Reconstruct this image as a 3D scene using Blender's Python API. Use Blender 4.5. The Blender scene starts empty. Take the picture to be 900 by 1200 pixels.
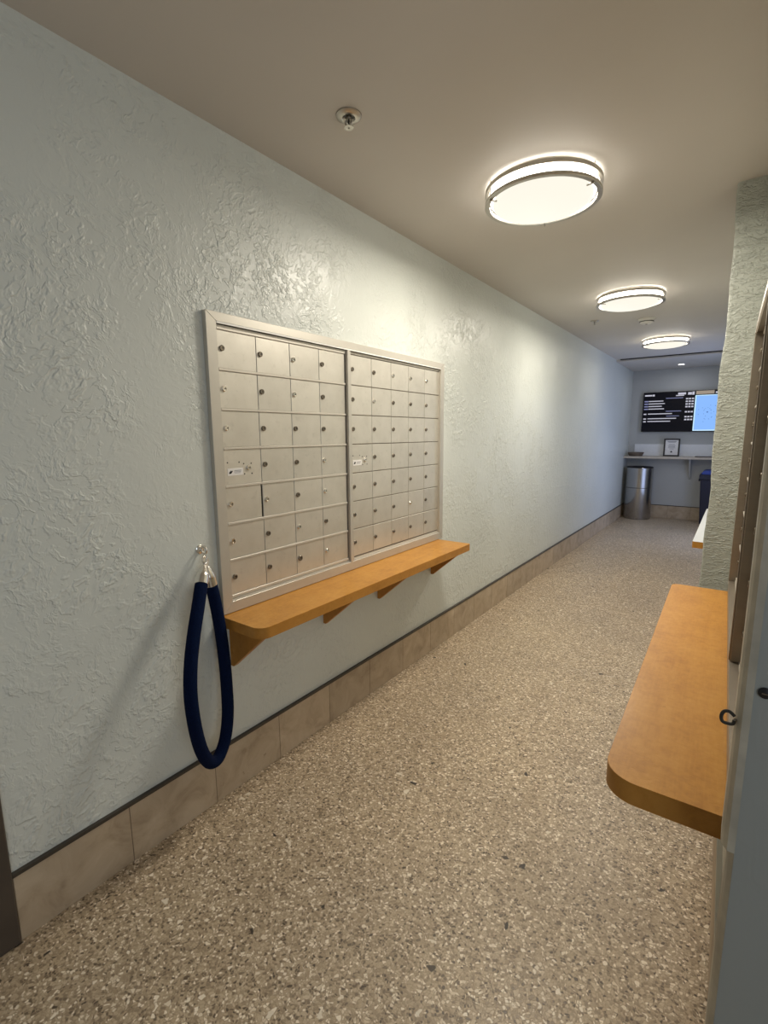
import bpy, bmesh, math, random
from mathutils import Matrix, Vector
random.seed(7)
scene = bpy.context.scene
COL = scene.collection
PI = math.pi

# ------------------------------------------------------------------ camera
cam_d = bpy.data.cameras.new('camera'); cam = bpy.data.objects.new('camera', cam_d); COL.objects.link(cam)
cam_d.sensor_fit = 'VERTICAL'; cam_d.sensor_height = 36.0; cam_d.lens = 567.3656 / 1200 * 36.0
cam_d.clip_start = 0.02
_r = Vector((0.80902701, 0.58772668, -0.00725517)); _u = Vector((-0.0871261, 0.13212111, 0.98739711)); _f = Vector((-0.58127819, 0.79819882, -0.15809588))
M = Matrix.Identity(4)
for i in range(3):
    M[i][0] = _r[i]; M[i][1] = _u[i]; M[i][2] = -_f[i]
M[0][3], M[1][3], M[2][3] = 1.528936, 0.0, 1.40625
cam.matrix_world = M
scene.camera = cam

# ------------------------------------------------------------------ world, daylight, exposure
w = bpy.data.worlds.new('world'); scene.world = w; w.use_nodes = True
bg = w.node_tree.nodes['Background']; bg.inputs[0].default_value = (0.62, 0.72, 0.9, 1); bg.inputs[1].default_value = 0.6
vs = scene.view_settings
vs.view_transform = 'Standard'; vs.look = 'None'; vs.gamma = 1.0; vs.use_curve_mapping = False; vs.exposure = 0.0

def area(name, loc, rot, sx, sy, power, col, shape='RECTANGLE'):
    l = bpy.data.lights.new(name, 'AREA'); l.shape = shape; l.size = sx
    if shape == 'RECTANGLE': l.size_y = sy
    l.energy = power; l.color = col
    o = bpy.data.objects.new(name, l); COL.objects.link(o); o.location = loc; o.rotation_euler = rot
    return o
# daylight entering by the side window of the far corridor and by the window of the entry lobby
area('side_window_daylight', (1.545, 7.35, 1.06), (0, math.radians(90), 0), 1.8, 1.3, 14, (0.50, 0.62, 1.0))
area('lobby_window_daylight', (3.15, -0.75, 1.40), (0, math.radians(90), 0), 1.4, 1.7, 18, (0.86, 0.93, 1.0))

# ------------------------------------------------------------------ material helpers
class NT:
    def __init__(s, name):
        s.m = bpy.data.materials.new(name); s.m.use_nodes = True
        s.t = s.m.node_tree; s.b = s.t.nodes['Principled BSDF']
    def n(s, typ, **kw):
        nd = s.t.nodes.new(typ)
        for k, v in kw.items():
            if k.startswith('i_'):
                key = k[2:].replace('_', ' '); nd.inputs[key].default_value = v
            else: setattr(nd, k, v)
        return nd
    def l(s, a, b): s.t.links.new(a, b)
    def ramp(s, src, stops, interp='LINEAR'):
        r = s.t.nodes.new('ShaderNodeValToRGB'); r.color_ramp.interpolation = interp
        e = r.color_ramp.elements
        while len(e) < len(stops): e.new(0.5)
        for k, (p, c) in enumerate(stops):
            e[k].position = p; e[k].color = (c[0], c[1], c[2], 1) if hasattr(c, '__len__') else (c, c, c, 1)
        s.l(src, r.inputs[0]); return r
    def math(s, op, a, b):
        m = s.t.nodes.new('ShaderNodeMath'); m.operation = op
        for k, v in enumerate((a, b)):
            if isinstance(v, (int, float)): m.inputs[k].default_value = v
            else: s.l(v, m.inputs[k])
        return m.outputs[0]
    def mix(s, fac, a, b, blend='MIX'):
        m = s.t.nodes.new('ShaderNodeMix'); m.data_type = 'RGBA'; m.blend_type = blend
        for k, v in ((0, fac), (6, a), (7, b)):
            if isinstance(v, (int, float)): m.inputs[k].default_value = v
            elif hasattr(v, '__len__'): m.inputs[k].default_value = (v[0], v[1], v[2], 1)
            else: s.l(v, m.inputs[k])
        return m.outputs[2]
    def coord(s, scale=(1, 1, 1), rot=(0, 0, 0), obj=True):
        tc = s.t.nodes.new('ShaderNodeTexCoord'); mp = s.t.nodes.new('ShaderNodeMapping')
        mp.inputs['Scale'].default_value = scale; mp.inputs['Rotation'].default_value = rot
        s.l(tc.outputs['Object' if obj else 'Generated'], mp.inputs[0]); return mp.outputs[0]
    def noise(s, vec, scale, detail=3, rough=0.5, dist=0.0, typ='FBM'):
        nd = s.t.nodes.new('ShaderNodeTexNoise'); nd.noise_type = typ
        nd.inputs['Scale'].default_value = scale; nd.inputs['Detail'].default_value = detail
        nd.inputs['Roughness'].default_value = rough; nd.inputs['Distortion'].default_value = dist
        s.l(vec, nd.inputs['Vector']); return nd.outputs[0]
    def vor(s, vec, scale, feature='F1', rand=1.0):
        nd = s.t.nodes.new('ShaderNodeTexVoronoi'); nd.feature = feature
        nd.inputs['Scale'].default_value = scale; nd.inputs['Randomness'].default_value = rand
        s.l(vec, nd.inputs['Vector']); return nd
    def bump(s, h, strength, dist):
        b = s.t.nodes.new('ShaderNodeBump'); b.inputs['Strength'].default_value = strength; b.inputs['Distance'].default_value = dist
        s.l(h, b.inputs['Height']); s.l(b.outputs[0], s.b.inputs['Normal']); return b
    def base(s, c):
        if hasattr(c, '__len__'): s.b.inputs['Base Color'].default_value = (c[0], c[1], c[2], 1)
        else: s.l(c, s.b.inputs['Base Color'])
    def set(s, **kw):
        for k, v in kw.items(): s.b.inputs[k.replace('_', ' ')].default_value = v

def plain(name, col, rough=0.5, metal=0.0, var=0.06, scale=30, bump=0.0):
    t = NT(name); v = t.coord(); n = t.noise(v, scale, 4)
    lo = tuple(c * (1 - var) for c in col); hi = tuple(min(1, c * (1 + var)) for c in col)
    t.base(t.ramp(n, [(0.3, lo), (0.7, hi)]).outputs[0]); t.set(Roughness=rough, Metallic=metal)
    if bump: t.bump(n, bump, 0.002)
    return t.m

def plaster(name, col, rough, sc=(1, 1, 1), strength=1.0, dist=0.0040, lo=0.38, hi=0.58, dens=1.0):
    t = NT(name); v = t.coord(sc)
    warp = t.noise(v, 3.2, 2)
    off = t.n('ShaderNodeVectorMath', operation='SCALE'); t.l(warp, off.inputs[0]); off.inputs['Scale'].default_value = 0.15
    addv = t.n('ShaderNodeVectorMath', operation='ADD'); t.l(v, addv.inputs[0]); t.l(off.outputs[0], addv.inputs[1])
    vv = addv.outputs[0]
    pa = t.ramp(t.noise(vv, 17 * dens, 3, 0.6, 0.3), [(0.47, 0.0), (0.54, 1.0), (0.61, 0.65), (0.70, 0.1)]).outputs[0]
    pb = t.ramp(t.noise(vv, 38 * dens, 2, 0.55, 0.3), [(0.50, 0.0), (0.60, 1.0), (0.72, 0.35)]).outputs[0]
    mask = t.ramp(t.noise(v, 2.8, 3, 0.6), [(lo, 0.14), (hi, 1.0)]).outputs[0]
    mask2 = t.ramp(t.noise(v, 8.5, 2, 0.6), [(0.42, 0.0), (0.56, 1.0)]).outputs[0]
    h = t.math('ADD', t.math('MULTIPLY', t.math('MULTIPLY', pa, mask2), 0.55), t.math('MULTIPLY', pb, 0.45))
    h = t.math('MULTIPLY', h, mask)
    h = t.math('ADD', h, t.math('MULTIPLY', t.noise(v, 7, 3, 0.5), 0.5))
    h = t.math('ADD', h, t.math('MULTIPLY', t.noise(v, 90, 2, 0.5), 0.07))
    t.bump(h, strength, dist)
    c2 = tuple(c * 0.95 for c in col)
    t.base(t.ramp(t.noise(v, 1.3, 3), [(0.35, c2), (0.65, col)]).outputs[0])
    t.set(Roughness=rough); return t.m

def wood(name, dark, mid, light, rough=0.3, coat=0.25, axis='Y'):
    t = NT(name); s = (14, 1.1, 14) if axis == 'Y' else (1.1, 14, 14)
    v = t.coord(s); v1 = t.coord()
    g = t.noise(v, 2.2, 5, 0.6, 0.4); f = t.noise(v, 16, 3, 0.6); bl = t.noise(v1, 7.5, 4, 0.65); mo = t.noise(v1, 60, 3, 0.65)
    a = t.math('ADD', t.math('MULTIPLY', g, 0.22), t.math('MULTIPLY', f, 0.16)); a = t.math('ADD', a, t.math('MULTIPLY', bl, 0.44)); a = t.math('ADD', a, t.math('MULTIPLY', mo, 0.18))
    c = t.ramp(a, [(0.30, dark), (0.5, mid), (0.70, light)]).outputs[0]
    spots = t.ramp(t.noise(v1, 42, 2, 0.5), [(0.69, 0.0), (0.78, 0.6)]).outputs[0]
    t.base(t.mix(spots, c, dark)); t.set(Specular_IOR_Level=0.25, Roughness=rough, Coat_Weight=coat, Coat_Roughness=0.22)
    dents = t.ramp(t.noise(v1, 95, 3, 0.6), [(0.34, 0.0), (0.45, 1.0)]).outputs[0]
    t.bump(t.math('ADD', t.math('MULTIPLY', f, 0.4), dents), 0.10, 0.002); return t.m

def emit(name, col, strength):
    t = NT(name); t.base((0.004, 0.004, 0.004)); t.set(Specular_IOR_Level=0.12); t.b.inputs['Emission Color'].default_value = (*col, 1); t.b.inputs['Emission Strength'].default_value = strength
    t.set(Roughness=0.3); return t.m

def terrazzo():
    t = NT('terrazzo_floor'); v = t.coord((1, 1, 1))
    wn = t.noise(v, 30, 2); off = t.n('ShaderNodeVectorMath', operation='SCALE'); t.l(wn, off.inputs[0]); off.inputs['Scale'].default_value = 0.02
    ad = t.n('ShaderNodeVectorMath', operation='ADD'); t.l(v, ad.inputs[0]); t.l(off.outputs[0], ad.inputs[1]); vv = ad.outputs[0]
    def cells(scale):
        f1 = t.vor(vv, scale); ed = t.vor(vv, scale, 'DISTANCE_TO_EDGE')
        sp = t.n('ShaderNodeSeparateColor'); t.l(f1.outputs['Color'], sp.inputs[0]); return sp, ed.outputs[0]
    s1, e1 = cells(140); s2, e2 = cells(84); s3, e3 = cells(34)
    tone = t.ramp(s1.outputs[0], [(0.0, (0.045, 0.03, 0.02)), (0.20, (0.24, 0.185, 0.128)), (0.5, (0.44, 0.355, 0.25)), (0.80, (0.52, 0.435, 0.325)), (0.93, (0.82, 0.75, 0.64))]).outputs[0]
    matrix = t.ramp(t.noise(v, 150, 3, 0.6), [(0.35, (0.26, 0.20, 0.135)), (0.65, (0.45, 0.365, 0.26))]).outputs[0]
    c = t.mix(t.ramp(e1, [(0.05, 0.0), (0.12, 0.9)]).outputs[0], matrix, tone)
    pick2 = t.math('GREATER_THAN', s2.outputs[0], 0.82)
    col2 = t.ramp(s2.outputs[1], [(0.0, (0.10, 0.07, 0.045)), (0.22, (0.36, 0.28, 0.19)), (0.6, (0.58, 0.50, 0.385)), (0.93, (0.80, 0.74, 0.64))]).outputs[0]
    c = t.mix(t.math('MULTIPLY', pick2, t.ramp(e2, [(0.10, 0.0), (0.17, 1.0)]).outputs[0]), c, col2)
    pick3 = t.math('GREATER_THAN', s3.outputs[0], 0.975)
    col3 = t.ramp(s3.outputs[1], [(0.0, (0.035, 0.025, 0.018)), (0.45, (0.06, 0.045, 0.03)), (0.5, (0.7, 0.65, 0.56))], 'CONSTANT').outputs[0]
    c = t.mix(t.math('MULTIPLY', pick3, t.ramp(e3, [(0.22, 0.0), (0.27, 1.0)]).outputs[0]), c, col3)
    wear = t.ramp(t.noise(v, 1.7, 4, 0.6), [(0.3, (1.05, 1.01, 0.97)), (0.7, (1.28, 1.23, 1.15))]).outputs[0]
    t.base(t.mix(1.0, c, wear, 'MULTIPLY'))
    hb = t.math('ADD', t.math('MULTIPLY', s1.outputs[1], 0.6), t.ramp(e1, [(0.0, 0.0), (0.14, 0.5)]).outputs[0])
    t.bump(hb, 0.30, 0.0022); t.set(Roughness=0.42, Coat_Weight=0.12, Coat_Roughness=0.3)
    return t.m

def tile_mat():
    t = NT('travertine_tile'); v = t.coord(); oi = t.n('ShaderNodeObjectInfo')
    ad = t.n('ShaderNodeVectorMath', operation='ADD'); t.l(v, ad.inputs[0]); t.l(oi.outputs['Location'], ad.inputs[1]); vv = ad.outputs[0]
    n = t.noise(vv, 9, 5, 0.62, 0.7)
    c = t.ramp(n, [(0.28, (0.36, 0.27, 0.18)), (0.48, (0.49, 0.385, 0.27)), (0.7, (0.57, 0.465, 0.34))]).outputs[0]
    pits = t.ramp(t.noise(vv, 26, 4, 0.7), [(0.66, 0.0), (0.74, 0.6)]).outputs[0]
    c = t.mix(pits, c, (0.24, 0.165, 0.10))
    rnd = t.ramp(oi.outputs['Random'], [(0.0, (0.86, 0.86, 0.86)), (1.0, (1.07, 1.07, 1.07))]).outputs[0]
    t.base(t.mix(1.0, c, rnd, 'MULTIPLY')); t.set(Roughness=0.48); t.bump(n, 0.1, 0.002); return t.m

def brushed(name, col, rough, axis_scale=(2, 2, 90), metal=0.85):
    t = NT(name); v = t.coord(axis_scale); n = t.noise(v, 4, 3, 0.6)
    lo = tuple(c * 0.97 for c in col); hi = tuple(min(1, c * 1.03) for c in col)
    t.base(t.ramp(n, [(0.3, lo), (0.7, hi)]).outputs[0]); t.set(Roughness=rough, Metallic=metal); t.bump(n, 0.015, 0.001); return t.m

def door_mat():
    t = NT('aluminium_mailbox_door'); v = t.coord(); oi = t.n('ShaderNodeObjectInfo')
    ad = t.n('ShaderNodeVectorMath', operation='ADD'); t.l(v, ad.inputs[0]); t.l(oi.outputs['Location'], ad.inputs[1])
    n = t.noise(ad.outputs[0], 14, 4, 0.6); sm = t.ramp(t.noise(ad.outputs[0], 45, 3, 0.6), [(0.60, 0.0), (0.70, 0.16)]).outputs[0]
    c = t.ramp(n, [(0.3, (0.655, 0.62, 0.55)), (0.7, (0.715, 0.68, 0.61))]).outputs[0]
    c = t.mix(sm, c, (0.36, 0.34, 0.30))
    rnd = t.ramp(oi.outputs['Random'], [(0.0, (0.93, 0.93, 0.93)), (1.0, (1.03, 1.03, 1.03))]).outputs[0]
    t.base(t.mix(1.0, c, rnd, 'MULTIPLY')); t.set(Roughness=0.42, Metallic=0.6); t.bump(n, 0.03, 0.002); return t.m

MINT = (0.685, 0.715, 0.675)
MAT = dict(
    wall=plaster('mint_skip_trowel_plaster', MINT, 0.36),
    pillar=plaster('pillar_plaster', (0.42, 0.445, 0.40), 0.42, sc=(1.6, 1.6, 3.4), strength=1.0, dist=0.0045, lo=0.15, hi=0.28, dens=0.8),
    wallfar=plaster('far_wall_paint', (0.47, 0.485, 0.48), 0.5, strength=0.25, dist=0.004),
    ceiling=plain('ceiling_paint', (0.62, 0.585, 0.54), 0.6, var=0.02, scale=2.0),
    floor=terrazzo(), tile=tile_mat(),
    grout=plain('grout', (0.20, 0.15, 0.10), 0.8), cap=plain('dark_edge_trim', (0.055, 0.045, 0.035), 0.45),
    grey=plaster('blue_grey_paint', (0.345, 0.365, 0.355), 0.38, sc=(1, 1, 0.35), strength=0.18, dist=0.004),
    bead=plain('worn_corner_paint', (0.46, 0.43, 0.36), 0.5, var=0.18, scale=18, bump=0.2),
    under=plain('pale_grey_paint', (0.62, 0.63, 0.58), 0.55, var=0.05, scale=8),
    brown=plain('dark_brown_casing_paint', (0.075, 0.058, 0.045), 0.45, var=0.12, scale=9),
    alu=brushed('anodised_aluminium_frame', (0.60, 0.57, 0.51), 0.42, (60, 2, 2), 0.5),
    door=door_mat(),
    rail=brushed('aluminium_rail', (0.68, 0.64, 0.57), 0.40, (2, 2, 60), 0.4),
    lip=brushed('frame_lip_painted_highlight', (0.92, 0.91, 0.88), 0.35, (2, 2, 60), 0.1),  # near-white colour paints in the specular highlight along the top lip
    darkgap=plain('dark_recess', (0.03, 0.027, 0.022), 0.7),
    bronze=brushed('aged_bronze_frame', (0.30, 0.26, 0.21), 0.40, (2, 2, 30), 0.6),
    chrome=plain('chrome', (0.78, 0.75, 0.70), 0.20, 1.0, 0.03),
    lockdark=plain('tarnished_lock', (0.22, 0.19, 0.15), 0.35, 0.8, 0.1),
    black=plain('black_plastic', (0.012, 0.012, 0.014), 0.4), blk=plain('black_gloss', (0.006, 0.006, 0.008), 0.15),
    white=plain('white_plastic', (0.78, 0.76, 0.72), 0.45, var=0.02), paper=plain('white_paper', (0.80, 0.78, 0.76), 0.7, var=0.03),
    ink=plain('grey_print', (0.30, 0.30, 0.32), 0.7),
    wood=wood('maple_shelf', (0.40, 0.165, 0.025), (0.56, 0.262, 0.046), (0.66, 0.34, 0.075), 0.40, 0.12),
    woodedge=wood('maple_edge', (0.36, 0.15, 0.025), (0.48, 0.22, 0.042), (0.55, 0.27, 0.06), 0.45, 0.05),
    velvet=plain('navy_velvet', (0.0026, 0.008, 0.034), 0.9, var=0.25, scale=220, bump=0.5),
    nickel=brushed('brushed_nickel', (0.52, 0.49, 0.44), 0.32, (2, 2, 60), 0.9),
    dome=emit('lit_opal_dome', (1.0, 0.95, 0.82), 1.0), drum=emit('lit_opal_drum', (1.0, 0.95, 0.84), 10.5),
    lampglow=emit('downlight_lens', (1.0, 0.98, 0.95), 8.0),
    steel=brushed('brushed_steel', (0.42, 0.41, 0.40), 0.24, (2, 2, 60), 0.95),
    counter=plain('counter_laminate', (0.52, 0.46, 0.38), 0.4, var=0.08, scale=12),
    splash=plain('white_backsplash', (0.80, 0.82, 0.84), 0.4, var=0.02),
    navybin=plain('navy_bin_plastic', (0.006, 0.008, 0.03), 0.5), bluelid=plain('blue_lid_plastic', (0.04, 0.075, 0.35), 0.4),
    screen=emit('screen_dark', (0.05, 0.06, 0.16), 0.03), map=emit('screen_map', (0.26, 0.50, 1.0), 1.0),
    mapedge=emit('screen_map_border', (0.55, 0.80, 1.0), 1.1), txt=emit('screen_text', (0.85, 0.85, 1.0), 0.62),
    txtblue=emit('screen_text_violet', (0.42, 0.45, 0.80), 0.5), banner=emit('screen_banner', (0.75, 0.62, 0.50), 0.45),
    mapdark=emit('screen_map_marks', (0.10, 0.22, 0.62), 0.7),
    basket=plain('brown_wicker', (0.13, 0.10, 0.075), 0.7, var=0.3, scale=120, bump=0.6),
    glass=plain('window_glass', (0.55, 0.65, 0.8), 0.1),
)
MAT['velvet'].node_tree.nodes['Principled BSDF'].inputs['Specular IOR Level'].default_value = 0.08

# ------------------------------------------------------------------ geometry helpers
def new(name, bm, mat, parent=None, smooth=False, loc=None):
    me = bpy.data.meshes.new(name)
    bmesh.ops.recalc_face_normals(bm, faces=bm.faces[:]); bm.to_mesh(me); bm.free()
    for m in (mat if isinstance(mat, (list, tuple)) else [mat]): me.materials.append(MAT[m])
    if smooth:
        for p in me.polygons: p.use_smooth = True
        try: me.set_sharp_from_angle(angle=math.radians(38))
        except Exception: pass
    o = bpy.data.objects.new(name, me); COL.objects.link(o)
    if parent: o.parent = parent
    if loc: o.location = loc
    return o
def share(name, me, parent, loc=(0, 0, 0)):
    o = bpy.data.objects.new(name, me); COL.objects.link(o); o.parent = parent; o.location = loc; return o
def tag(o, label, cat, group=None, kind=None):
    o['label'] = label; o['category'] = cat
    if group: o['group'] = group
    if kind: o['kind'] = kind
    return o
def empty(name, loc=(0, 0, 0), rz=0.0):
    o = bpy.data.objects.new(name, None); COL.objects.link(o); o.location = loc; o.rotation_euler = (0, 0, rz); o.empty_display_size = 0.05; return o
def bx(bm, x0, x1, y0, y1, z0, z1, mi=0):
    vs_ = [bm.verts.new((x, y, z)) for x in (x0, x1) for y in (y0, y1) for z in (z0, z1)]
    for f in ((0, 1, 3, 2), (4, 6, 7, 5), (0, 4, 5, 1), (2, 3, 7, 6), (0, 2, 6, 4), (1, 5, 7, 3)):
        fc = bm.faces.new([vs_[i] for i in f]); fc.material_index = mi
    return vs_
def box(x0, x1, y0, y1, z0, z1, bev=0.0, seg=1):
    bm = bmesh.new(); bx(bm, x0, x1, y0, y1, z0, z1)
    if bev: bmesh.ops.bevel(bm, geom=bm.edges[:], offset=bev, segments=seg, affect='EDGES', profile=0.5)
    return bm
def lathe(prof, seg=32, bm=None, mat4=None, mi=0, closed=False):
    """prof: list of (radius, z); revolved about Z"""
    bm = bm or bmesh.new(); rings = []
    for (r_, z) in prof:
        if r_ < 1e-6: rings.append([bm.verts.new((0, 0, z))])
        else: rings.append([bm.verts.new((r_ * math.cos(2 * PI * k / seg), r_ * math.sin(2 * PI * k / seg), z)) for k in range(seg)])
    if closed: rings.append(rings[0])
    for a, b in zip(rings[:-1], rings[1:]):
        for k in range(seg):
            k2 = (k + 1) % seg
            if len(a) == 1 and len(b) == 1: continue
            if len(a) == 1: f = bm.faces.new((a[0], b[k], b[k2]))
            elif len(b) == 1: f = bm.faces.new((a[k], a[k2], b[0]))
            else: f = bm.faces.new((a[k], a[k2], b[k2], b[k]))
            f.material_index = mi
    if mat4 is not None:
        vset = {v for rr in rings for v in rr}
        for v in vset: v.co = mat4 @ v.co
    return bm
def torus(R, r_, seg=28, sub=10, bm=None, mat4=None):
    prof = [(R + r_ * math.cos(2 * PI * k / sub), r_ * math.sin(2 * PI * k / sub)) for k in range(sub)]
    return lathe(prof, seg, bm, mat4, closed=True)
def tube(pts, rad, seg=10, bm=None, caps=True, closed=False):
    bm = bm or bmesh.new(); pts = [Vector(p) for p in pts]; n = len(pts); rings = []
    up = None
    for i, p in enumerate(pts):
        a = pts[(i - 1) % n] if (closed or i > 0) else p; b = pts[(i + 1) % n] if (closed or i < n - 1) else p
        d = (b - a).normalized()
        if up is None: up = d.orthogonal().normalized()
        up = (up - d * up.dot(d)).normalized(); s = d.cross(up)
        rr = rad[i] if hasattr(rad, '__len__') else rad
        rings.append([bm.verts.new(p + rr * (math.cos(2 * PI * k / seg) * up + math.sin(2 * PI * k / seg) * s)) for k in range(seg)])
    prs = list(zip(rings[:-1], rings[1:])) + ([(rings[-1], rings[0])] if closed else [])
    for a, b in prs:
        for k in range(seg): bm.faces.new((a[k], a[(k + 1) % seg], b[(k + 1) % seg], b[k]))
    if caps and not closed: bm.faces.new(rings[0][::-1]); bm.faces.new(rings[-1])
    return bm
def catmull(P, sub=6):
    P = [Vector(p) for p in P]; out = []
    for i in range(len(P) - 1):
        p0, p1, p2, p3 = P[max(i - 1, 0)], P[i], P[i + 1], P[min(i + 2, len(P) - 1)]
        for k in range(sub):
            t = k / sub
            out.append(0.5 * ((2 * p1) + (p2 - p0) * t + (2 * p0 - 5 * p1 + 4 * p2 - p3) * t * t + (3 * p1 - p0 - 3 * p2 + p3) * t ** 3))
    out.append(P[-1]); return out
def prism(poly, axis, a, b, bm=None, mi=0):
    """poly: 2D points in the plane normal to axis; extruded from a to b"""
    bm = bm or bmesh.new()
    def mk(p, v): return {'x': (v, p[0], p[1]), 'y': (p[0], v, p[1]), 'z': (p[0], p[1], v)}[axis]
    A = [bm.verts.new(mk(p, a)) for p in poly]; B = [bm.verts.new(mk(p, b)) for p in poly]; n = len(poly)
    fs = [bm.faces.new(A[::-1]), bm.faces.new(B)] + [bm.faces.new((A[k], A[(k + 1) % n], B[(k + 1) % n], B[k])) for k in range(n)]
    for f in fs: f.material_index = mi
    return bm
def struct(name, bm, mat, label, cat, parent=None, smooth=False):
    o = new(name, bm, mat, parent, smooth)
    if parent is None: tag(o, label, cat, kind='structure')
    return o

# ------------------------------------------------------------------ setting
ZC = 2.44; YF = 9.193
XR0, SL = 1.6025, 0.0165                        # right recess wall: x = XR0 - SL*(y-0.9)
xr = lambda y: XR0 - SL * (y - 0.9)
struct('floor', box(-0.15, 3.3, -2.6, YF + 0.15, -0.12, 0.0), 'floor', 'speckled shell terrazzo floor running down the corridor', 'floor')
struct('ceiling', box(-0.15, 3.3, -2.6, 7.80, ZC, ZC + 0.15), 'ceiling', 'smooth taupe ceiling over the corridor with three round lamps', 'ceiling')
struct('ceiling_far', box(-0.15, 3.3, 7.80, YF + 0.15, ZC - 0.03, ZC + 0.15), 'ceiling', 'slightly lower stretch of ceiling in front of the screen wall', 'ceiling')
struct('wall_left', box(-0.15, 0.0, -2.6, YF + 0.15, 0.0, ZC), 'wall', 'long mint plaster wall with rough trowel texture behind the rope', 'wall')
struct('wall_far', box(0.0, 3.3, YF, YF + 0.15, 0.0, ZC - 0.03), 'wallfar', 'pale grey end wall carrying the wide screen and counter', 'wall')
struct('wall_back', box(0.0, 3.3, -2.6, -2.5, 0.0, ZC), 'wallfar', 'painted lobby wall behind the photographer', 'wall')
bm = bmesh.new()
bx(bm, 3.2, 3.3, -2.5, 0.8, 0.0, 0.65); bx(bm, 3.2, 3.3, -2.5, 0.8, 2.15, ZC); bx(bm, 3.2, 3.3, -2.5, -1.65, 0.65, 2.15); bx(bm, 3.2, 3.3, 0.15, 0.8, 0.65, 2.15)
struct('wall_lobby', bm, 'wallfar', 'side wall of the lobby beside the photographer with a window', 'wall')
win = struct('window_2', box(3.26, 3.28, -1.65, 0.15, 0.65, 2.15), 'glass', 'lobby window beside the photographer', 'window')
bm = bmesh.new()
for a in ((-1.65, -1.60, 0.65, 2.15), (0.10, 0.15, 0.65, 2.15), (-1.60, 0.10, 0.65, 0.70), (-1.60, 0.10, 2.10, 2.15), (-0.77, -0.73, 0.70, 2.10)): bx(bm, 3.22, 3.26, a[0], a[1], a[2], a[3])
new('window_frame', bm, 'white', win)
# recess wall that carries the right mailboxes (slightly out of parallel)
struct('wall_right', prism([(xr(0.9), 0.9), (xr(2.70), 2.70), (1.85, 2.70), (1.85, 0.9)], 'z', 0.0, ZC), 'under', 'pale wall behind the right mailboxes and wooden shelf', 'wall')
# blue-grey near wall end with worn bead on its corner
gx, gy = 1.561, 0.885
wn = struct('wall_near', prism([(gx + 0.018, gy - 0.012), (3.2, gy - 0.012), (3.2, 0.93), (gx + 0.018, 0.93)], 'z', 0.0, ZC), 'grey', 'blue grey painted wall end at the right edge holding the eye ring', 'wall')
for g0, za, zb in ((gx, 0.742, ZC), (gx + 0.009, 0.0, 0.742)):
    new('corner_bead', prism([(g0, gy + 0.012), (g0, gy + 0.005), (g0 + 0.003, gy - 0.003), (g0 + 0.0085, gy - 0.0125), (gx + 0.0185, gy - 0.0135), (gx + 0.0185, gy + 0.045), (g0, gy + 0.045)], 'z', za, zb), 'bead', wn)
# pillar, its front edge hand plastered
bm = bmesh.new(); nz = 90
px0, px1, py0, py1 = 1.434, 1.85, 2.677, 2.98
cols = []
for k in range(nz + 1):
    z = ZC * k / nz
    j = 0.0035 * math.sin(z * 7.1) + 0.0025 * math.sin(z * 17.3 + 1) + random.uniform(-0.0012, 0.0012)
    ring = [(px0 + j, py1), (px0 + j, py0 + 0.012), (px0 + j + 0.004, py0 + 0.004), (px0 + j + 0.013, py0), (px1, py0), (px1, py1)]
    cols.append([bm.verts.new((x, y, z)) for x, y in ring])
for a, b in zip(cols[:-1], cols[1:]):
    for k in range(6): bm.faces.new((a[k], a[(k + 1) % 6], b[(k + 1) % 6], b[k]))
bm.faces.new(cols[0][::-1]); bm.faces.new(cols[-1])
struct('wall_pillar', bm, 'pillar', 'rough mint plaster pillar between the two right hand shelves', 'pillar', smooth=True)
# right wall of the far corridor with a window
bm = bmesh.new(); xa, xb = 1.56, 1.85
bx(bm, xa, xb, 2.98, 6.65, 0, ZC); bx(bm, xa, xb, 8.05, YF, 0, ZC - 0.03); bx(bm, xa, xb, 6.65, 8.05, 0, 0.08); bx(bm, xa, xb, 6.65, 8.05, 2.02, ZC - 0.03)
struct('wall_right_far', bm, 'wall', 'mint wall of the far corridor hidden past the pillar', 'wall')
w1 = struct('window_1', box(1.68, 1.70, 6.65, 8.05, 0.08, 2.02), 'glass', 'side window hidden past the pillar that lets daylight in', 'window')
bm = bmesh.new()
for a in ((6.65, 6.71, 0.08, 2.02), (7.99, 8.05, 0.08, 2.02), (6.71, 7.99, 0.08, 0.14), (6.71, 7.99, 1.96, 2.02)): bx(bm, 1.64, 1.68, a[0], a[1], a[2], a[3])
new('window_frame', bm, 'white', w1)

# baseboards of travertine tiles with a dark edge strip on top
TH = 0.203; PT = 0.3235
def tile_mesh(length):
    bm = box(0, 0.010, 0.0012, length - 0.0012, 0.0, TH, 0.0012)
    me = bpy.data.meshes.new('tile'); bmesh.ops.recalc_face_normals(bm, faces=bm.faces[:]); bm.to_mesh(me); bm.free(); me.materials.append(MAT['tile']); return me
TM = tile_mesh(PT)
def baseboard(name, label, loc, rz, length, first=0.0, strip='cap'):
    root = empty(name, loc, rz); tag(root, label, 'baseboard', kind='structure')
    new('grout_bed', box(0, 0.0088, 0, length, 0, TH), 'grout', root)
    new('edge_strip', box(0, 0.013, 0, length, TH, TH + 0.011), strip, root)
    y = 0.0
    if first: share('tile', tile_mesh(first), root); y = first
    while y < length - 0.001:
        if y + PT <= length + 0.001: share('tile', TM, root, (0, y, 0))
        else: share('tile', tile_mesh(length - y), root, (0, y, 0))
        y += PT
    return root
baseboard('baseboard_left', 'tan travertine tile baseboard with dark top strip along the mint wall', (0, 0.330, 0), 0.0, YF - 0.330, 0.3205)
baseboard('baseboard_far', 'tan tile baseboard along the end wall beside the steel bin', (0.014, YF, 0), -PI / 2, 1.53)
baseboard('baseboard_right', 'thin tan tile baseboard under the right hand wooden shelf', (xr(2.676), 2.676, 0), PI + SL, 1.74, 0.0, 'under')
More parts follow.
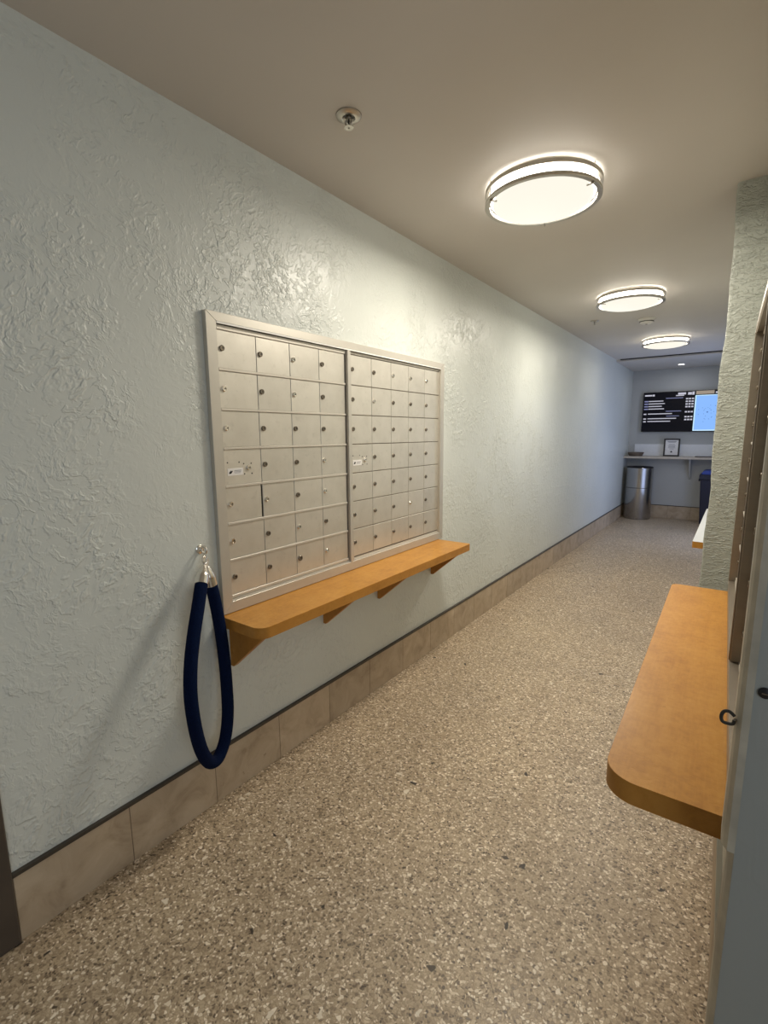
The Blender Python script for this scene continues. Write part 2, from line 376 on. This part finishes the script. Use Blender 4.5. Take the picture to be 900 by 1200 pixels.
# dark casing at the left edge of the picture
cz = struct('trim_1', box(0.0, 0.018, 0.21, 0.329, 0.0, 2.12, 0.003), 'brown', 'dark brown door casing at the lower left corner of the picture', 'trim')
new('stop_bead', box(0.0, 0.030, 0.19, 0.225, 0.0, 2.12, 0.003), 'brown', cz)
# dark slot where the ceiling steps down
sl = struct('trim_2', box(0.055, 1.555, 7.765, 7.7995, ZC - 0.012, ZC + 0.001), 'darkgap', 'thin dark slot across the ceiling beyond the third lamp', 'trim')

# ------------------------------------------------------------------ mailbox banks
P_R = 0.1405                                      # row pitch
def lock_mesh(matname, r_=0.0102):
    RX = Matrix.Rotation(PI / 2, 4, 'Y')          # z -> x
    bm = lathe([(0, 0.0), (r_, 0.0), (r_, 0.0045), (r_ * 0.86, 0.0062), (r_ * 0.62, 0.0062), (r_ * 0.56, 0.0048), (0, 0.0048)], 14, None, RX, 0)
    bx(bm, 0.0046, 0.0053, -r_ * 0.13, r_ * 0.5, -r_ * 0.14, r_ * 0.14, 1)
    me = bpy.data.meshes.new('lock'); bmesh.ops.recalc_face_normals(bm, faces=bm.faces[:]); bm.to_mesh(me); bm.free()
    me.materials.append(MAT[matname]); me.materials.append(MAT['black'])
    for p in me.polygons: p.use_smooth = True
    try: me.set_sharp_from_angle(angle=math.radians(30))
    except Exception: pass
    return me
LOCKS = {'c': lock_mesh('chrome'), 'd': lock_mesh('lockdark'), 'b': lock_mesh('lockdark', 0.0122)}
def door_mesh(wd, ht, dx):
    bm = box(dx - 0.005, dx, 0, wd, 0, ht, 0.0010)
    me = bpy.data.meshes.new('door'); bmesh.ops.recalc_face_normals(bm, faces=bm.faces[:]); bm.to_mesh(me); bm.free(); me.materials.append(MAT['door']); return me
def mailbox_bank(loc, rz, label, panels, W, H, fd, fmat, fw, dx, locks, masters, gap_at=None):
    """local X points out of the wall, Y along it, Z up; panels = [(y0, ncol, colpitch)]"""
    root = empty('mailbox_bank', loc, rz); tag(root, label, 'mailboxes')
    z0 = 0.058
    zt = z0 + 7 * P_R
    # mitred outer frame
    def member(pts): return prism(pts, 'x', 0.0005, fd)
    i0, i1, j0, j1 = fw, W - fw, fw * 1.0, H - fw * 0.75
    for nm, pts in (('frame_stile', [(0, 0), (i0, j0), (i0, j1), (0, H)]), ('frame_stile', [(W, 0), (W, H), (i1, j1), (i1, j0)]),
                    ('frame_rail', [(0, 0), (W, 0), (i1, j0), (i0, j0)]), ('frame_rail', [(0, H), (i0, j1), (i1, j1), (W, H)])):
        bm = member(pts); bmesh.ops.bevel(bm, geom=bm.edges[:], offset=0.0011, segments=1, affect='EDGES'); new(nm, bm, fmat, root)
    new('back_plate', box(0.0, 0.0006, 0.01, W - 0.01, 0.01, H - 0.01), 'darkgap', root)
    new('inner_lip', box(fd - 0.004, fd + 0.0015, i0, i1, j1 - 0.006, j1 - 0.0005), 'lip', root)
    new('inner_lip', box(0.0006, 0.012, i0, i1, j0 + 0.0005, j0 + 0.0045), 'rail', root)
    new('sill_strip', box(0.0006, 0.0050, i0, i1, j0 + 0.005, z0 - 0.0045), 'rail', root)
    new('header_strip', box(0.0006, 0.010, i0, i1, zt + 0.002, zt + 0.011), 'rail', root)
    for pi, (y0, nc, cp) in enumerate(panels):
        if pi:                                     # centre mullion: two slim ribs
            new('mullion', box(0.0006, fd + 0.001, y0 - 0.030, y0 - 0.014, j0, j1, 0.001), fmat, root)
            new('mullion', box(0.0006, fd - 0.003, y0 - 0.014, y0 - 0.002, j0, j1, 0.001), fmat, root)
        thick = 0.0085 if pi == 0 else 0.0030
        dm = door_mesh(cp - 0.0022, P_R - thick - 0.001, dx)
        rm = None
        for k in range(8):
            rz_ = z0 + k * P_R
            out = dx + (0.0045 if pi == 0 else -0.0015)
            new('row_rail', box(0.0006, out, y0, y0 + nc * cp, rz_ - thick / 2, rz_ + thick / 2, 0.0008), 'rail' if pi == 0 else 'lockdark', root)
        for r_ in range(7):
            zb = z0 + (6 - r_) * P_R + thick / 2 + 0.0005
            for c in range(nc):
                yb = y0 + c * cp + 0.0011
                mesh = dm
                if gap_at == (pi, r_, c): mesh = door_mesh(cp - 0.0085, P_R - thick - 0.001, dx)
                d = share('door', mesh, root, (0, yb, zb))
                if (pi, r_, c) in masters:
                    d['label'] = 'master panel with lock and printed maker plate'
                    share('lock', LOCKS['c'], d, (dx, 0.108, 0.060))
                    plate = new('maker_plate', box(dx - 0.001, dx + 0.0012, 0.012, 0.082, 0.034, 0.061, 0.0006), 'paper', d)
                    bm = bmesh.new(); x2 = dx + 0.0012
                    for (a, b, e, f) in ((0.042, 0.074, 0.051, 0.0535), (0.040, 0.072, 0.0465, 0.0485), (0.042, 0.070, 0.0425, 0.0440)): bx(bm, x2 - 0.0006, x2 + 0.0003, a, b, e, f, 1)
                    prism([(0.017, 0.0415), (0.026, 0.0415), (0.031, 0.0455), (0.036, 0.0535), (0.029, 0.0505), (0.0275, 0.0545), (0.023, 0.050), (0.0195, 0.0475)], 'x', x2 - 0.0006, x2 + 0.0003, bm, 0)
                    new('plate_print', bm, ['black', 'ink'], d)
                    for (ry, rz2) in ((0.014, 0.083), (0.066, 0.083), (0.087, 0.076), (0.122, 0.076), (0.089, 0.037), (0.124, 0.037)):
                        new('rivet', lathe([(0, 0.0014), (0.0022, 0.0012), (0.0028, 0)], 8, None, Matrix.Translation((dx, ry, rz2)) @ Matrix.Rotation(PI / 2, 4, 'Y')), 'black', d)
                else:
                    share('lock', LOCKS[locks[pi][r_][c]], d, (dx, 0.0175, (P_R - thick) * 0.52))
    return root
LL = [['ddcd', 'cdcd', 'cddd', 'cddc', 'ccdc', 'cdcd', 'ddbc'], ['ddccc', 'dcddd', 'ddddd', 'ddddd', 'ddddd', 'dddcd', 'ddddd']]
mailbox_bank((0, 1.046, 0.740), 0.0, 'silver mailbox bank on the mint wall above the left wooden shelf',
             [(0.050, 4, 0.1725), (0.050 + 0.69 + 0.0355, 5, 0.1705)], 1.668, 1.092, 0.021, 'alu', 0.042, 0.0062, LL, {(0, 3, 0), (1, 3, 0)}, (0, 4, 0))
RR = [['ddddd'] * 7, ['dddd'] * 7]
mailbox_bank((xr(2.50), 2.50, 0.742), PI + SL, 'bronze edged mailbox bank seen edge-on above the right wooden shelf',
             [(0.050, 5, 0.1705), (0.050 + 0.8525 + 0.0355, 4, 0.1625)], 1.598, 1.030 + 0.05, 0.034, 'bronze', 0.042, 0.0062, RR, set())

# ------------------------------------------------------------------ shelves
def shelf_outline(D, L, rc0, rc1):
    """X 0..D out of wall, Y 0..L; rounded outer corners"""
    pts = [(0.0005, 0.0)]
    for k in range(9):
        a = -PI / 2 + (PI / 2) * k / 8; pts.append((D - rc0 + rc0 * math.cos(a), rc0 + rc0 * math.sin(a)))
    for k in range(9):
        a = (PI / 2) * k / 8; pts.append((D - rc1 + rc1 * math.cos(a), L - rc1 + rc1 * math.sin(a)))
    pts.append((0.0005, L)); return pts
def wall_shelf(loc, rz, label, D, L, T, rc0, rc1, brackets, bh=0.175, bd=0.205, top='wood'):
    root = empty('wooden_shelf', loc, rz); tag(root, label, 'shelf')
    bm = prism(shelf_outline(D, L, rc0, rc1), 'z', -T + 0.0012, -0.0012)
    for f in bm.faces:
        if abs(f.normal.z) > 0.5: pass
    new('board', bm, 'woodedge', root, True)
    new('top_veneer', prism(shelf_outline(D - 0.0006, L, rc0, rc1), 'z', -0.0014, 0.0), top, root)
    for y in brackets:
        bm = prism([(0.0005, -T), (0.0005, -T - bh), (0.016, -T - bh), (bd, -T - 0.012), (bd, -T)], 'y', y - 0.010, y + 0.010)
        bmesh.ops.bevel(bm, geom=bm.edges[:], offset=0.0012, segments=1, affect='EDGES'); new('bracket', bm, 'woodedge', root)
    return root
ST = 0.738
wall_shelf((0, 1.036, ST), 0.0, 'long wooden shelf below the left mailboxes with four wedge brackets', 0.243, 1.632, 0.042, 0.045, 0.012, (0.052, 0.575, 1.005, 1.575))
wall_shelf((xr(2.455), 2.455, ST), PI + SL, 'glossy wooden shelf jutting in at the right below the edge-on mailboxes', 0.237, 1.495, 0.047, 0.03, 0.062, (0.08, 0.45, 0.80, 1.15))
wall_shelf((1.56, 5.10, ST), PI, 'far shelf with wooden edge and a reflection painted white on top just past the pillar', 0.214, 1.60, 0.042, 0.02, 0.012, (0.08, 0.6, 1.15), bd=0.17, top='splash')  # white veneer paints in the bright reflection on the shelf top

# ------------------------------------------------------------------ ceiling lamps
def lamp(y, label, power):
    root = empty('ceiling_lamp', (0.765, y, ZC)); tag(root, label, 'lamp', 'round flush ceiling lamps down the corridor')
    new('pan', lathe([(0, -0.0005), (0.205, -0.0005), (0.212, -0.004), (0.212, -0.010), (0, -0.010)], 48), 'white', root, True)
    new('drum_diffuser', lathe([(0.205, -0.010), (0.212, -0.014), (0.212, -0.056), (0.205, -0.060), (0.20, -0.060), (0.20, -0.010)], 56, closed=True), 'drum', root, True)
    prof = [(0.2045, -0.060), (0.203, -0.068)] + [(0.2 * math.cos(a), -0.070 - 0.030 * math.sin(a)) for a in [PI / 2 * k / 9 for k in range(1, 10)]] + [(0, -0.100)]
    new('glass_dome', lathe(prof + [(0, -0.060)], 56), 'dome', root, True)
    for z, ri, hh in ((-0.022, 0.2235, 0.0085), (-0.066, 0.2165, 0.0065)):
        new('ring', lathe([(ri, z - hh), (0.234, z - hh), (0.236, z - hh + 0.002), (0.236, z + hh - 0.002), (0.234, z + hh), (ri, z + hh)], 64, closed=True), 'nickel', root, True)
    for k in range(3):
        a = math.radians(105 + 120 * k); c = Vector((0.2285 * math.cos(a), 0.2285 * math.sin(a), 0))
        new('rod', tube([c + Vector((0, 0, -0.001)), c + Vector((0, 0, -0.066))], 0.0022, 8), 'nickel', root, True)
        n2 = Vector((math.cos(a), math.sin(a), 0))
        new('retaining_screw', tube([c - n2 * 0.028 + Vector((0, 0, -0.076)), c + n2 * 0.003 + Vector((0, 0, -0.076))], 0.0035, 8), 'nickel', root, True)
    l = bpy.data.lights.new('lamp_light', 'AREA'); l.shape = 'DISK'; l.size = 0.40; l.energy = power; l.color = (1.0, 0.925, 0.79)
    lo = bpy.data.objects.new('lamp_light', l); COL.objects.link(lo); lo.parent = root; lo.location = (0, 0, -0.106)
    return root
lamp(2.20, 'large round lit ceiling lamp nearest the camera', 22)
lamp(4.24, 'middle round lit ceiling lamp just before the smoke detector', 18)
lamp(6.41, 'farthest round lit ceiling lamp beside the dark slot', 4.5)

# ------------------------------------------------------------------ ceiling fittings
def sprinkler(loc, label, s=1.0):
    root = empty('fire_sprinkler', loc); tag(root, label, 'sprinkler')
    new('escutcheon', lathe([(0.016 * s, -0.0005), (0.042 * s, -0.0005), (0.042 * s, -0.004), (0.034 * s, -0.010), (0.022 * s, -0.010), (0.017 * s, -0.004)], 32, closed=True), 'nickel', root, True)
    new('recess_cup', lathe([(0, -0.0008), (0.017 * s, -0.0008), (0.017 * s, -0.003), (0, -0.003)], 24), 'black', root, True)
    new('stem', lathe([(0, -0.001), (0.009 * s, -0.001), (0.009 * s, -0.010), (0.007 * s, -0.013), (0, -0.013)], 16), 'lockdark', root, True)
    for sg in (-1, 1):
        new('frame_arm', tube(catmull([(sg * 0.007 * s, 0, -0.010), (sg * 0.014 * s, 0, -0.016), (sg * 0.013 * s, 0, -0.024), (sg * 0.003 * s, 0, -0.032)], 4), 0.0024 * s, 8), 'nickel', root, True)
    new('bulb', lathe([(0, -0.012), (0.0028 * s, -0.014), (0.0028 * s, -0.029), (0, -0.031)], 10), 'black', root, True)
    bm = lathe([(0, -0.031), (0.006 * s, -0.031), (0.008 * s, -0.034), (0, -0.035)], 14)
    lathe([(0.004 * s, -0.035), (0.016 * s, -0.036), (0.016 * s, -0.0375), (0.004 * s, -0.0375)], 18, bm, closed=True)
    new('deflector', bm, 'nickel', root, True)
    return root
sprinkler((0.400, 1.37, ZC), 'chrome fire sprinkler head on the ceiling nearest the camera', 1.0)
sprinkler((0.338, 5.0, ZC), 'tiny fire sprinkler head near the middle lamp and left wall', 0.9)
root = empty('smoke_detector', (0.74, 5.22, ZC)); tag(root, 'white round smoke detector between the middle and farthest lamps', 'smoke detector')
new('base', lathe([(0, -0.0005), (0.072, -0.0005), (0.072, -0.014), (0.066, -0.016), (0, -0.016)], 36), 'white', root, True)
new('chamber', lathe([(0.060, -0.016), (0.056, -0.034), (0.036, -0.044), (0, -0.046), (0, -0.016)], 36), 'white', root, True)
new('vent_ring', lathe([(0.0585, -0.022), (0.061, -0.022), (0.060, -0.028), (0.0572, -0.028)], 36, closed=True), 'black', root, True)
new('test_button', lathe([(0, -0.045), (0.009, -0.045), (0.008, -0.049), (0, -0.049)], 14), 'lockdark', root, True)
root = empty('downlight', (0.729, 8.66, ZC - 0.03)); tag(root, 'small bright recessed downlight in front of the screen', 'downlight')
new('trim_ring', lathe([(0.040, -0.0003), (0.056, -0.0003), (0.056, -0.004), (0.040, -0.006)], 28, closed=True), 'white', root, True)
new('lens', lathe([(0, -0.0003), (0.040, -0.0003), (0.040, -0.004), (0, -0.006)], 28), 'lampglow', root, True)
l = bpy.data.lights.new('downlight_light', 'AREA'); l.shape = 'DISK'; l.size = 0.075; l.energy = 1.6; l.color = (0.95, 0.95, 1.0)
lo = bpy.data.objects.new('downlight_light', l); COL.objects.link(lo); lo.parent = root; lo.location = (0, 0, -0.008)

# ------------------------------------------------------------------ rope and its hook
hk = empty('rope_hook', (0, 0.978, 1.006)); tag(hk, 'small chrome wall hook that the navy rope hangs from', 'hook')
RX = Matrix.Rotation(PI / 2, 4, 'Y')
new('mount_plate', lathe([(0, 0.0003), (0.0165, 0.0003), (0.0165, 0.003), (0.012, 0.006), (0, 0.006)], 24, None, RX), 'chrome', hk, True)
new('eye', tube([(0.004, 0, 0)] + [(0.026 + 0.014 * -math.cos(a), 0.0, 0.014 * math.sin(a)) for a in [2 * PI * k / 20 for k in range(0, 21)]], 0.0034, 10), 'chrome', hk, True)
RP = [(0.045, 0.967, 0.988), (0.062, 0.947, 0.946), (0.085, 0.921, 0.908), (0.115, 0.883, 0.84), (0.14, 0.845, 0.761), (0.158, 0.816, 0.674), (0.168, 0.802, 0.579), (0.168, 0.808, 0.471), (0.155, 0.831, 0.37), (0.138, 0.863, 0.299), (0.125, 0.893, 0.269), (0.112, 0.927, 0.267), (0.098, 0.966, 0.311), (0.082, 0.994, 0.393), (0.068, 1.006, 0.502), (0.056, 1.01, 0.615), (0.047, 1.006, 0.73), (0.043, 0.995, 0.83), (0.042, 0.985, 0.883), (0.043, 0.974, 0.936), (0.044, 0.967, 0.982)]
rp = empty('barrier_rope', (0.12, 0.9, 0.25)); tag(rp, 'navy velvet barrier rope looped from the chrome wall hook', 'rope')
O = Vector((0.12, 0.9, 0.25)); RP = [Vector(p) - O for p in RP]
body = catmull(RP[2:19], 8)
new('rope_body', tube(body, 0.0215, 20), 'velvet', rp, True)
def ferrule(a, b, c):
    """a: rope end, b: mid, c: hook end"""
    P = catmull([a, a.lerp(b, 0.55), b, b.lerp(c, 0.35)], 4); n = len(P)
    d = (P[0] - P[1]).normalized()
    P = [P[0] + d * 0.004] + P; R = [0.0228] + [0.0228 - 0.0150 * (max(0, (k / (n - 1)) - 0.35) / 0.65) ** 1.0 for k in range(n)]
    new('end_cap', tube(P, R, 18), 'chrome', rp, True)
    # open snap hook
    e = b.lerp(c, 0.30); up = (c - e); L = up.length; up.normalize(); side = up.cross(Vector((1, 0.3, 0))).normalized()
    pts = [e]
    for k in range(0, 15):
        t = k / 14 * 1.75 * PI - 0.15
        pts.append(e + up * (L * 0.62 - math.cos(t) * L * 0.45) + side * (math.sin(t) * 0.011))
    new('snap_hook', tube(pts, 0.0033, 10), 'chrome', rp, True)
ferrule(RP[2], RP[1], RP[0]); ferrule(RP[18], RP[19], RP[20])

# ------------------------------------------------------------------ eye ring and screw on the grey wall end
er = empty('eye_ring', (gx, gy - 0.002, 0.962)); tag(er, 'dark metal eye ring screwed into the grey wall end above the shelf', 'eye ring')
new('shank', tube([(0.012, 0.004, 0.001), (-0.001, 0, 0)], 0.0024, 10), 'lockdark', er, True)
pts = [(-0.001, 0, 0.006), (-0.008, 0, 0.0115), (-0.0145, 0, 0.0095), (-0.0175, 0, 0.001), (-0.0155, 0, -0.0075), (-0.009, 0, -0.009), (-0.002, 0, -0.0075), (-0.0005, 0, -0.001)]
new('ring', tube(catmull(pts, 4), 0.0026, 10), 'darkgap', er, True)
sc = empty('screw', (1.5925, gy - 0.012, 1.022)); tag(sc, 'black screw head in the blue grey wall end near the right edge', 'screw')
RY = Matrix.Rotation(PI / 2, 4, 'X')
new('head', lathe([(0, 0.0045), (0.005, 0.0042), (0.0085, 0.0020), (0.0088, 0.0), (0, 0.0)], 20, None, RY), 'black', sc, True)
new('recess', box(-0.004, 0.004, -0.0050, -0.0040, -0.0009, 0.0009), 'lockdark', sc)

# ------------------------------------------------------------------ far end: counter, screen, bins
ct = empty('laminate_counter', (0.0, YF, 0.0)); tag(ct, 'narrow laminate counter along the end wall below the screen', 'counter')
new('worktop', box(0.0005, 1.555, -0.36, -0.0005, 0.992, 1.024, 0.003), 'counter', ct)
for x in (0.93,):
    new('bracket', prism([(-0.001, 0.992), (-0.001, 0.66), (-0.022, 0.66), (-0.26, 0.975), (-0.26, 0.992)], 'x', x - 0.012, x + 0.012), 'steel' if 0 else 'wallfar', ct)
bs = new('backsplash', box(0.10, 1.555, YF - 0.012, YF - 0.0005, 1.0245, 1.215, 0.002), 'splash'); tag(bs, 'white backsplash strip above the laminate counter', 'backsplash')

tv = empty('display_screen', (0.187, YF - 0.07, 1.416)); tag(tv, 'wide wall screen with a schedule list and a blue map', 'screen')
TWD, THT = 1.125, 0.633
new('casing', box(0, TWD, 0.0, 0.045, 0, THT, 0.004), 'blk', tv)
new('wall_mount', box(0.3, 0.8, 0.045, 0.0695, 0.15, 0.45), 'black', tv)
def flat(name, rects, mat, dy):
    bm = bmesh.new()
    for (a, b, c, d) in rects: bx(bm, a * TWD, b * TWD, -dy, -dy + 0.0006, c * THT, d * THT)
    o = new(name, bm, mat, tv)
    if len(rects) > 1: o['kind'] = 'stuff'
    return o
new('display', box(0.008, TWD - 0.008, -0.001, 0.0, 0.010, THT - 0.008), 'screen', tv)
flat('map_panel', [(0.645, 0.975, 0.020, 0.885)], 'mapedge', 0.0016)
flat('map_field', [(0.658, 0.962, 0.045, 0.868)], 'map', 0.0022)
bm = bmesh.new(); cxm, czm = 0.80 * TWD, 0.47 * THT
for k in range(26):
    a = random.uniform(0, 2 * PI); q = random.choice((0.05, 0.085, 0.12)); bx(bm, cxm + q * math.cos(a) - 0.004, cxm + q * math.cos(a) + 0.004, -0.0028, -0.0022, czm + 1.3 * q * math.sin(a) - 0.004, czm + 1.3 * q * math.sin(a) + 0.004)
bx(bm, cxm - 0.009, cxm + 0.009, -0.0028, -0.0022, czm - 0.009, czm + 0.009)
new('map_marks', bm, 'mapdark', tv)['kind'] = 'stuff'
flat('banner', [(0.65, 0.86, 0.905, 0.985)], 'banner', 0.0016)
flat('clock_text', [(0.875, 0.97, 0.915, 0.955), (0.02, 0.115, 0.905, 0.94), (0.12, 0.145, 0.90, 0.945), (0.435, 0.53, 0.915, 0.965), (0.41, 0.51, 0.885, 0.908), (0.555, 0.60, 0.905, 0.965), (0.605, 0.632, 0.90, 0.975)], 'txt', 0.0016)
rows = [(0.775, 0.24, 1), (0.71, 0.26, 1), (0.645, 0.225, 1), (0.58, 0.255, 1), (0.455, 0.36, 2), (0.335, 0.415, 2), (0.265, 0.345, 2)]
flat('row_text', [(0.075, 0.02 + w_, z - 0.009, z + 0.012) for z, w_, k in rows] + [(0.02, 0.055, z - 0.016, z + 0.012) for z, w_, k in rows if k == 2], 'txt', 0.0016)
flat('row_badge', [(0.02, 0.07, z - 0.014, z + 0.014) for z, w_, k in rows if k == 1] + [(0.29, 0.50, 0.83, 0.846), (0.30, 0.49, 0.508, 0.524), (0.31, 0.47, 0.388, 0.402)], 'txtblue', 0.0017)
flat('time_column', [(c, c + 0.026, z - 0.012 + 0.03, z + 0.022 + 0.03) for z, w_, k in rows for c in (0.535, 0.57, 0.605)], 'txt', 0.0016)

pf = empty('picture_frame', (0.655, 9.07, 1.0245)); tag(pf, 'black framed certificate standing on the counter below the screen', 'picture frame')
FW, FH = 0.225, 0.283
bm = bmesh.new()
for a in ((-FW / 2, -FW / 2 + 0.022, 0, FH), (FW / 2 - 0.022, FW / 2, 0, FH), (-FW / 2 + 0.022, FW / 2 - 0.022, 0, 0.022), (-FW / 2 + 0.022, FW / 2 - 0.022, FH - 0.022, FH)): bx(bm, a[0], a[1], -0.010, 0.008, a[2], a[3])
fr = new('frame', bm, 'black', pf)
new('certificate', box(-FW / 2 + 0.020, FW / 2 - 0.020, -0.003, 0.006, 0.020, FH - 0.020), 'paper', pf)
bm = bmesh.new()
for z, a in ((0.232, 0.062), (0.222, 0.050), (0.185, 0.040), (0.168, 0.052), (0.150, 0.046), (0.132, 0.052), (0.114, 0.030)): bx(bm, -a, a, -0.0036, -0.003, z, z + 0.008)
new('print', bm, 'ink', pf)['kind'] = 'stuff'
new('emblem', prism([(-0.014, 0.062), (0.014, 0.062), (0.010, 0.080), (0, 0.090), (-0.010, 0.080)], 'y', -0.0038, -0.003), 'black', pf)
new('easel_leg', prism([(0.008, 0.20), (0.008, 0.19), (0.085, 0.0), (0.092, 0.0)], 'x', -0.02, 0.02), 'black', pf)
def tray(x, y, r_, label):
    t_ = empty('wicker_tray', (x, y, 1.0245)); tag(t_, label, 'tray')
    new('bowl', lathe([(0, 0), (r_ * 0.78, 0), (r_, 0.050), (r_, 0.056), (r_ * 0.95, 0.056), (r_ * 0.74, 0.007), (0, 0.007)], 28), 'basket', t_, True)
    new('rim', torus(r_ * 0.98, 0.006, 28, 8, None, Matrix.Translation((0, 0, 0.056))), 'basket', t_, True)
tray(0.155, 8.985, 0.120, 'brown round wicker tray on the left end of the counter')
root = empty('flat_folder', (1.12, 8.98, 1.0245)); tag(root, 'flat dark folder on the right end of the counter', 'folder')
new('cover', box(-0.13, 0.13, -0.09, 0.09, 0.0, 0.012, 0.003), 'basket', root); new('sheet', box(-0.125, 0.125, -0.085, 0.085, 0.012, 0.015), 'ink', root)

bn = empty('trash_can', (0.245, 8.92, 0.0)); tag(bn, 'brushed steel cylindrical trash can under the counter corner', 'trash can')
R_ = 0.200
new('lower_body', lathe([(0, 0.004), (R_ - 0.004, 0.004), (R_, 0.010), (R_, 0.512), (R_ - 0.003, 0.515), (0, 0.515)], 48), 'steel', bn, True)
new('seam', lathe([(0, 0.514), (R_ - 0.004, 0.514), (R_ - 0.004, 0.520), (0, 0.520)], 48), 'darkgap', bn, True)
new('upper_body', lathe([(R_ - 0.02, 0.519), (R_ - 0.003, 0.519), (R_, 0.522), (R_, 0.836), (R_ - 0.004, 0.840), (R_ - 0.02, 0.840)], 48, closed=True), 'steel', bn, True)
new('rim', lathe([(R_ - 0.085, 0.842), (R_ - 0.004, 0.842), (R_ - 0.002, 0.850), (R_ - 0.015, 0.858), (R_ - 0.085, 0.852)], 48, closed=True), 'black', bn, True)
new('base_ring', lathe([(0, 0.0), (R_ - 0.010, 0.0), (R_ - 0.010, 0.006), (0, 0.006)], 48), 'black', bn, True)
new('liner', lathe([(0, 0.56), (R_ - 0.083, 0.56), (R_ - 0.083, 0.842), (R_ - 0.089, 0.842), (R_ - 0.089, 0.566), (0, 0.566)], 32), 'black', bn, True)

rb = empty('recycling_bin', (1.285, 8.93, 0.0)); tag(rb, 'navy recycling bin with blue lid half hidden by the pillar', 'bin')
def taper(a0, b0, z0, a1, b1, z1):
    bm = bmesh.new(); A = [bm.verts.new((sx * a0, sy * b0, z0)) for sx, sy in ((-1, -1), (1, -1), (1, 1), (-1, 1))]; B = [bm.verts.new((sx * a1, sy * b1, z1)) for sx, sy in ((-1, -1), (1, -1), (1, 1), (-1, 1))]
    bm.faces.new(A[::-1]); bm.faces.new(B)
    for k in range(4): bm.faces.new((A[k], A[(k + 1) % 4], B[(k + 1) % 4], B[k]))
    bmesh.ops.bevel(bm, geom=bm.edges[:], offset=0.012, segments=2, affect='EDGES'); return bm
new('body', taper(0.150, 0.19, 0.0, 0.185, 0.23, 0.70), 'navybin', rb, True)
new('rim', box(-0.200, 0.200, -0.245, 0.245, 0.70, 0.775, 0.010, 2), 'navybin', rb)
new('lid', taper(0.185, 0.225, 0.775, 0.150, 0.185, 0.835), 'bluelid', rb, True)
new('handle', box(-0.212, -0.198, -0.10, 0.10, 0.66, 0.70, 0.004), 'navybin', rb)
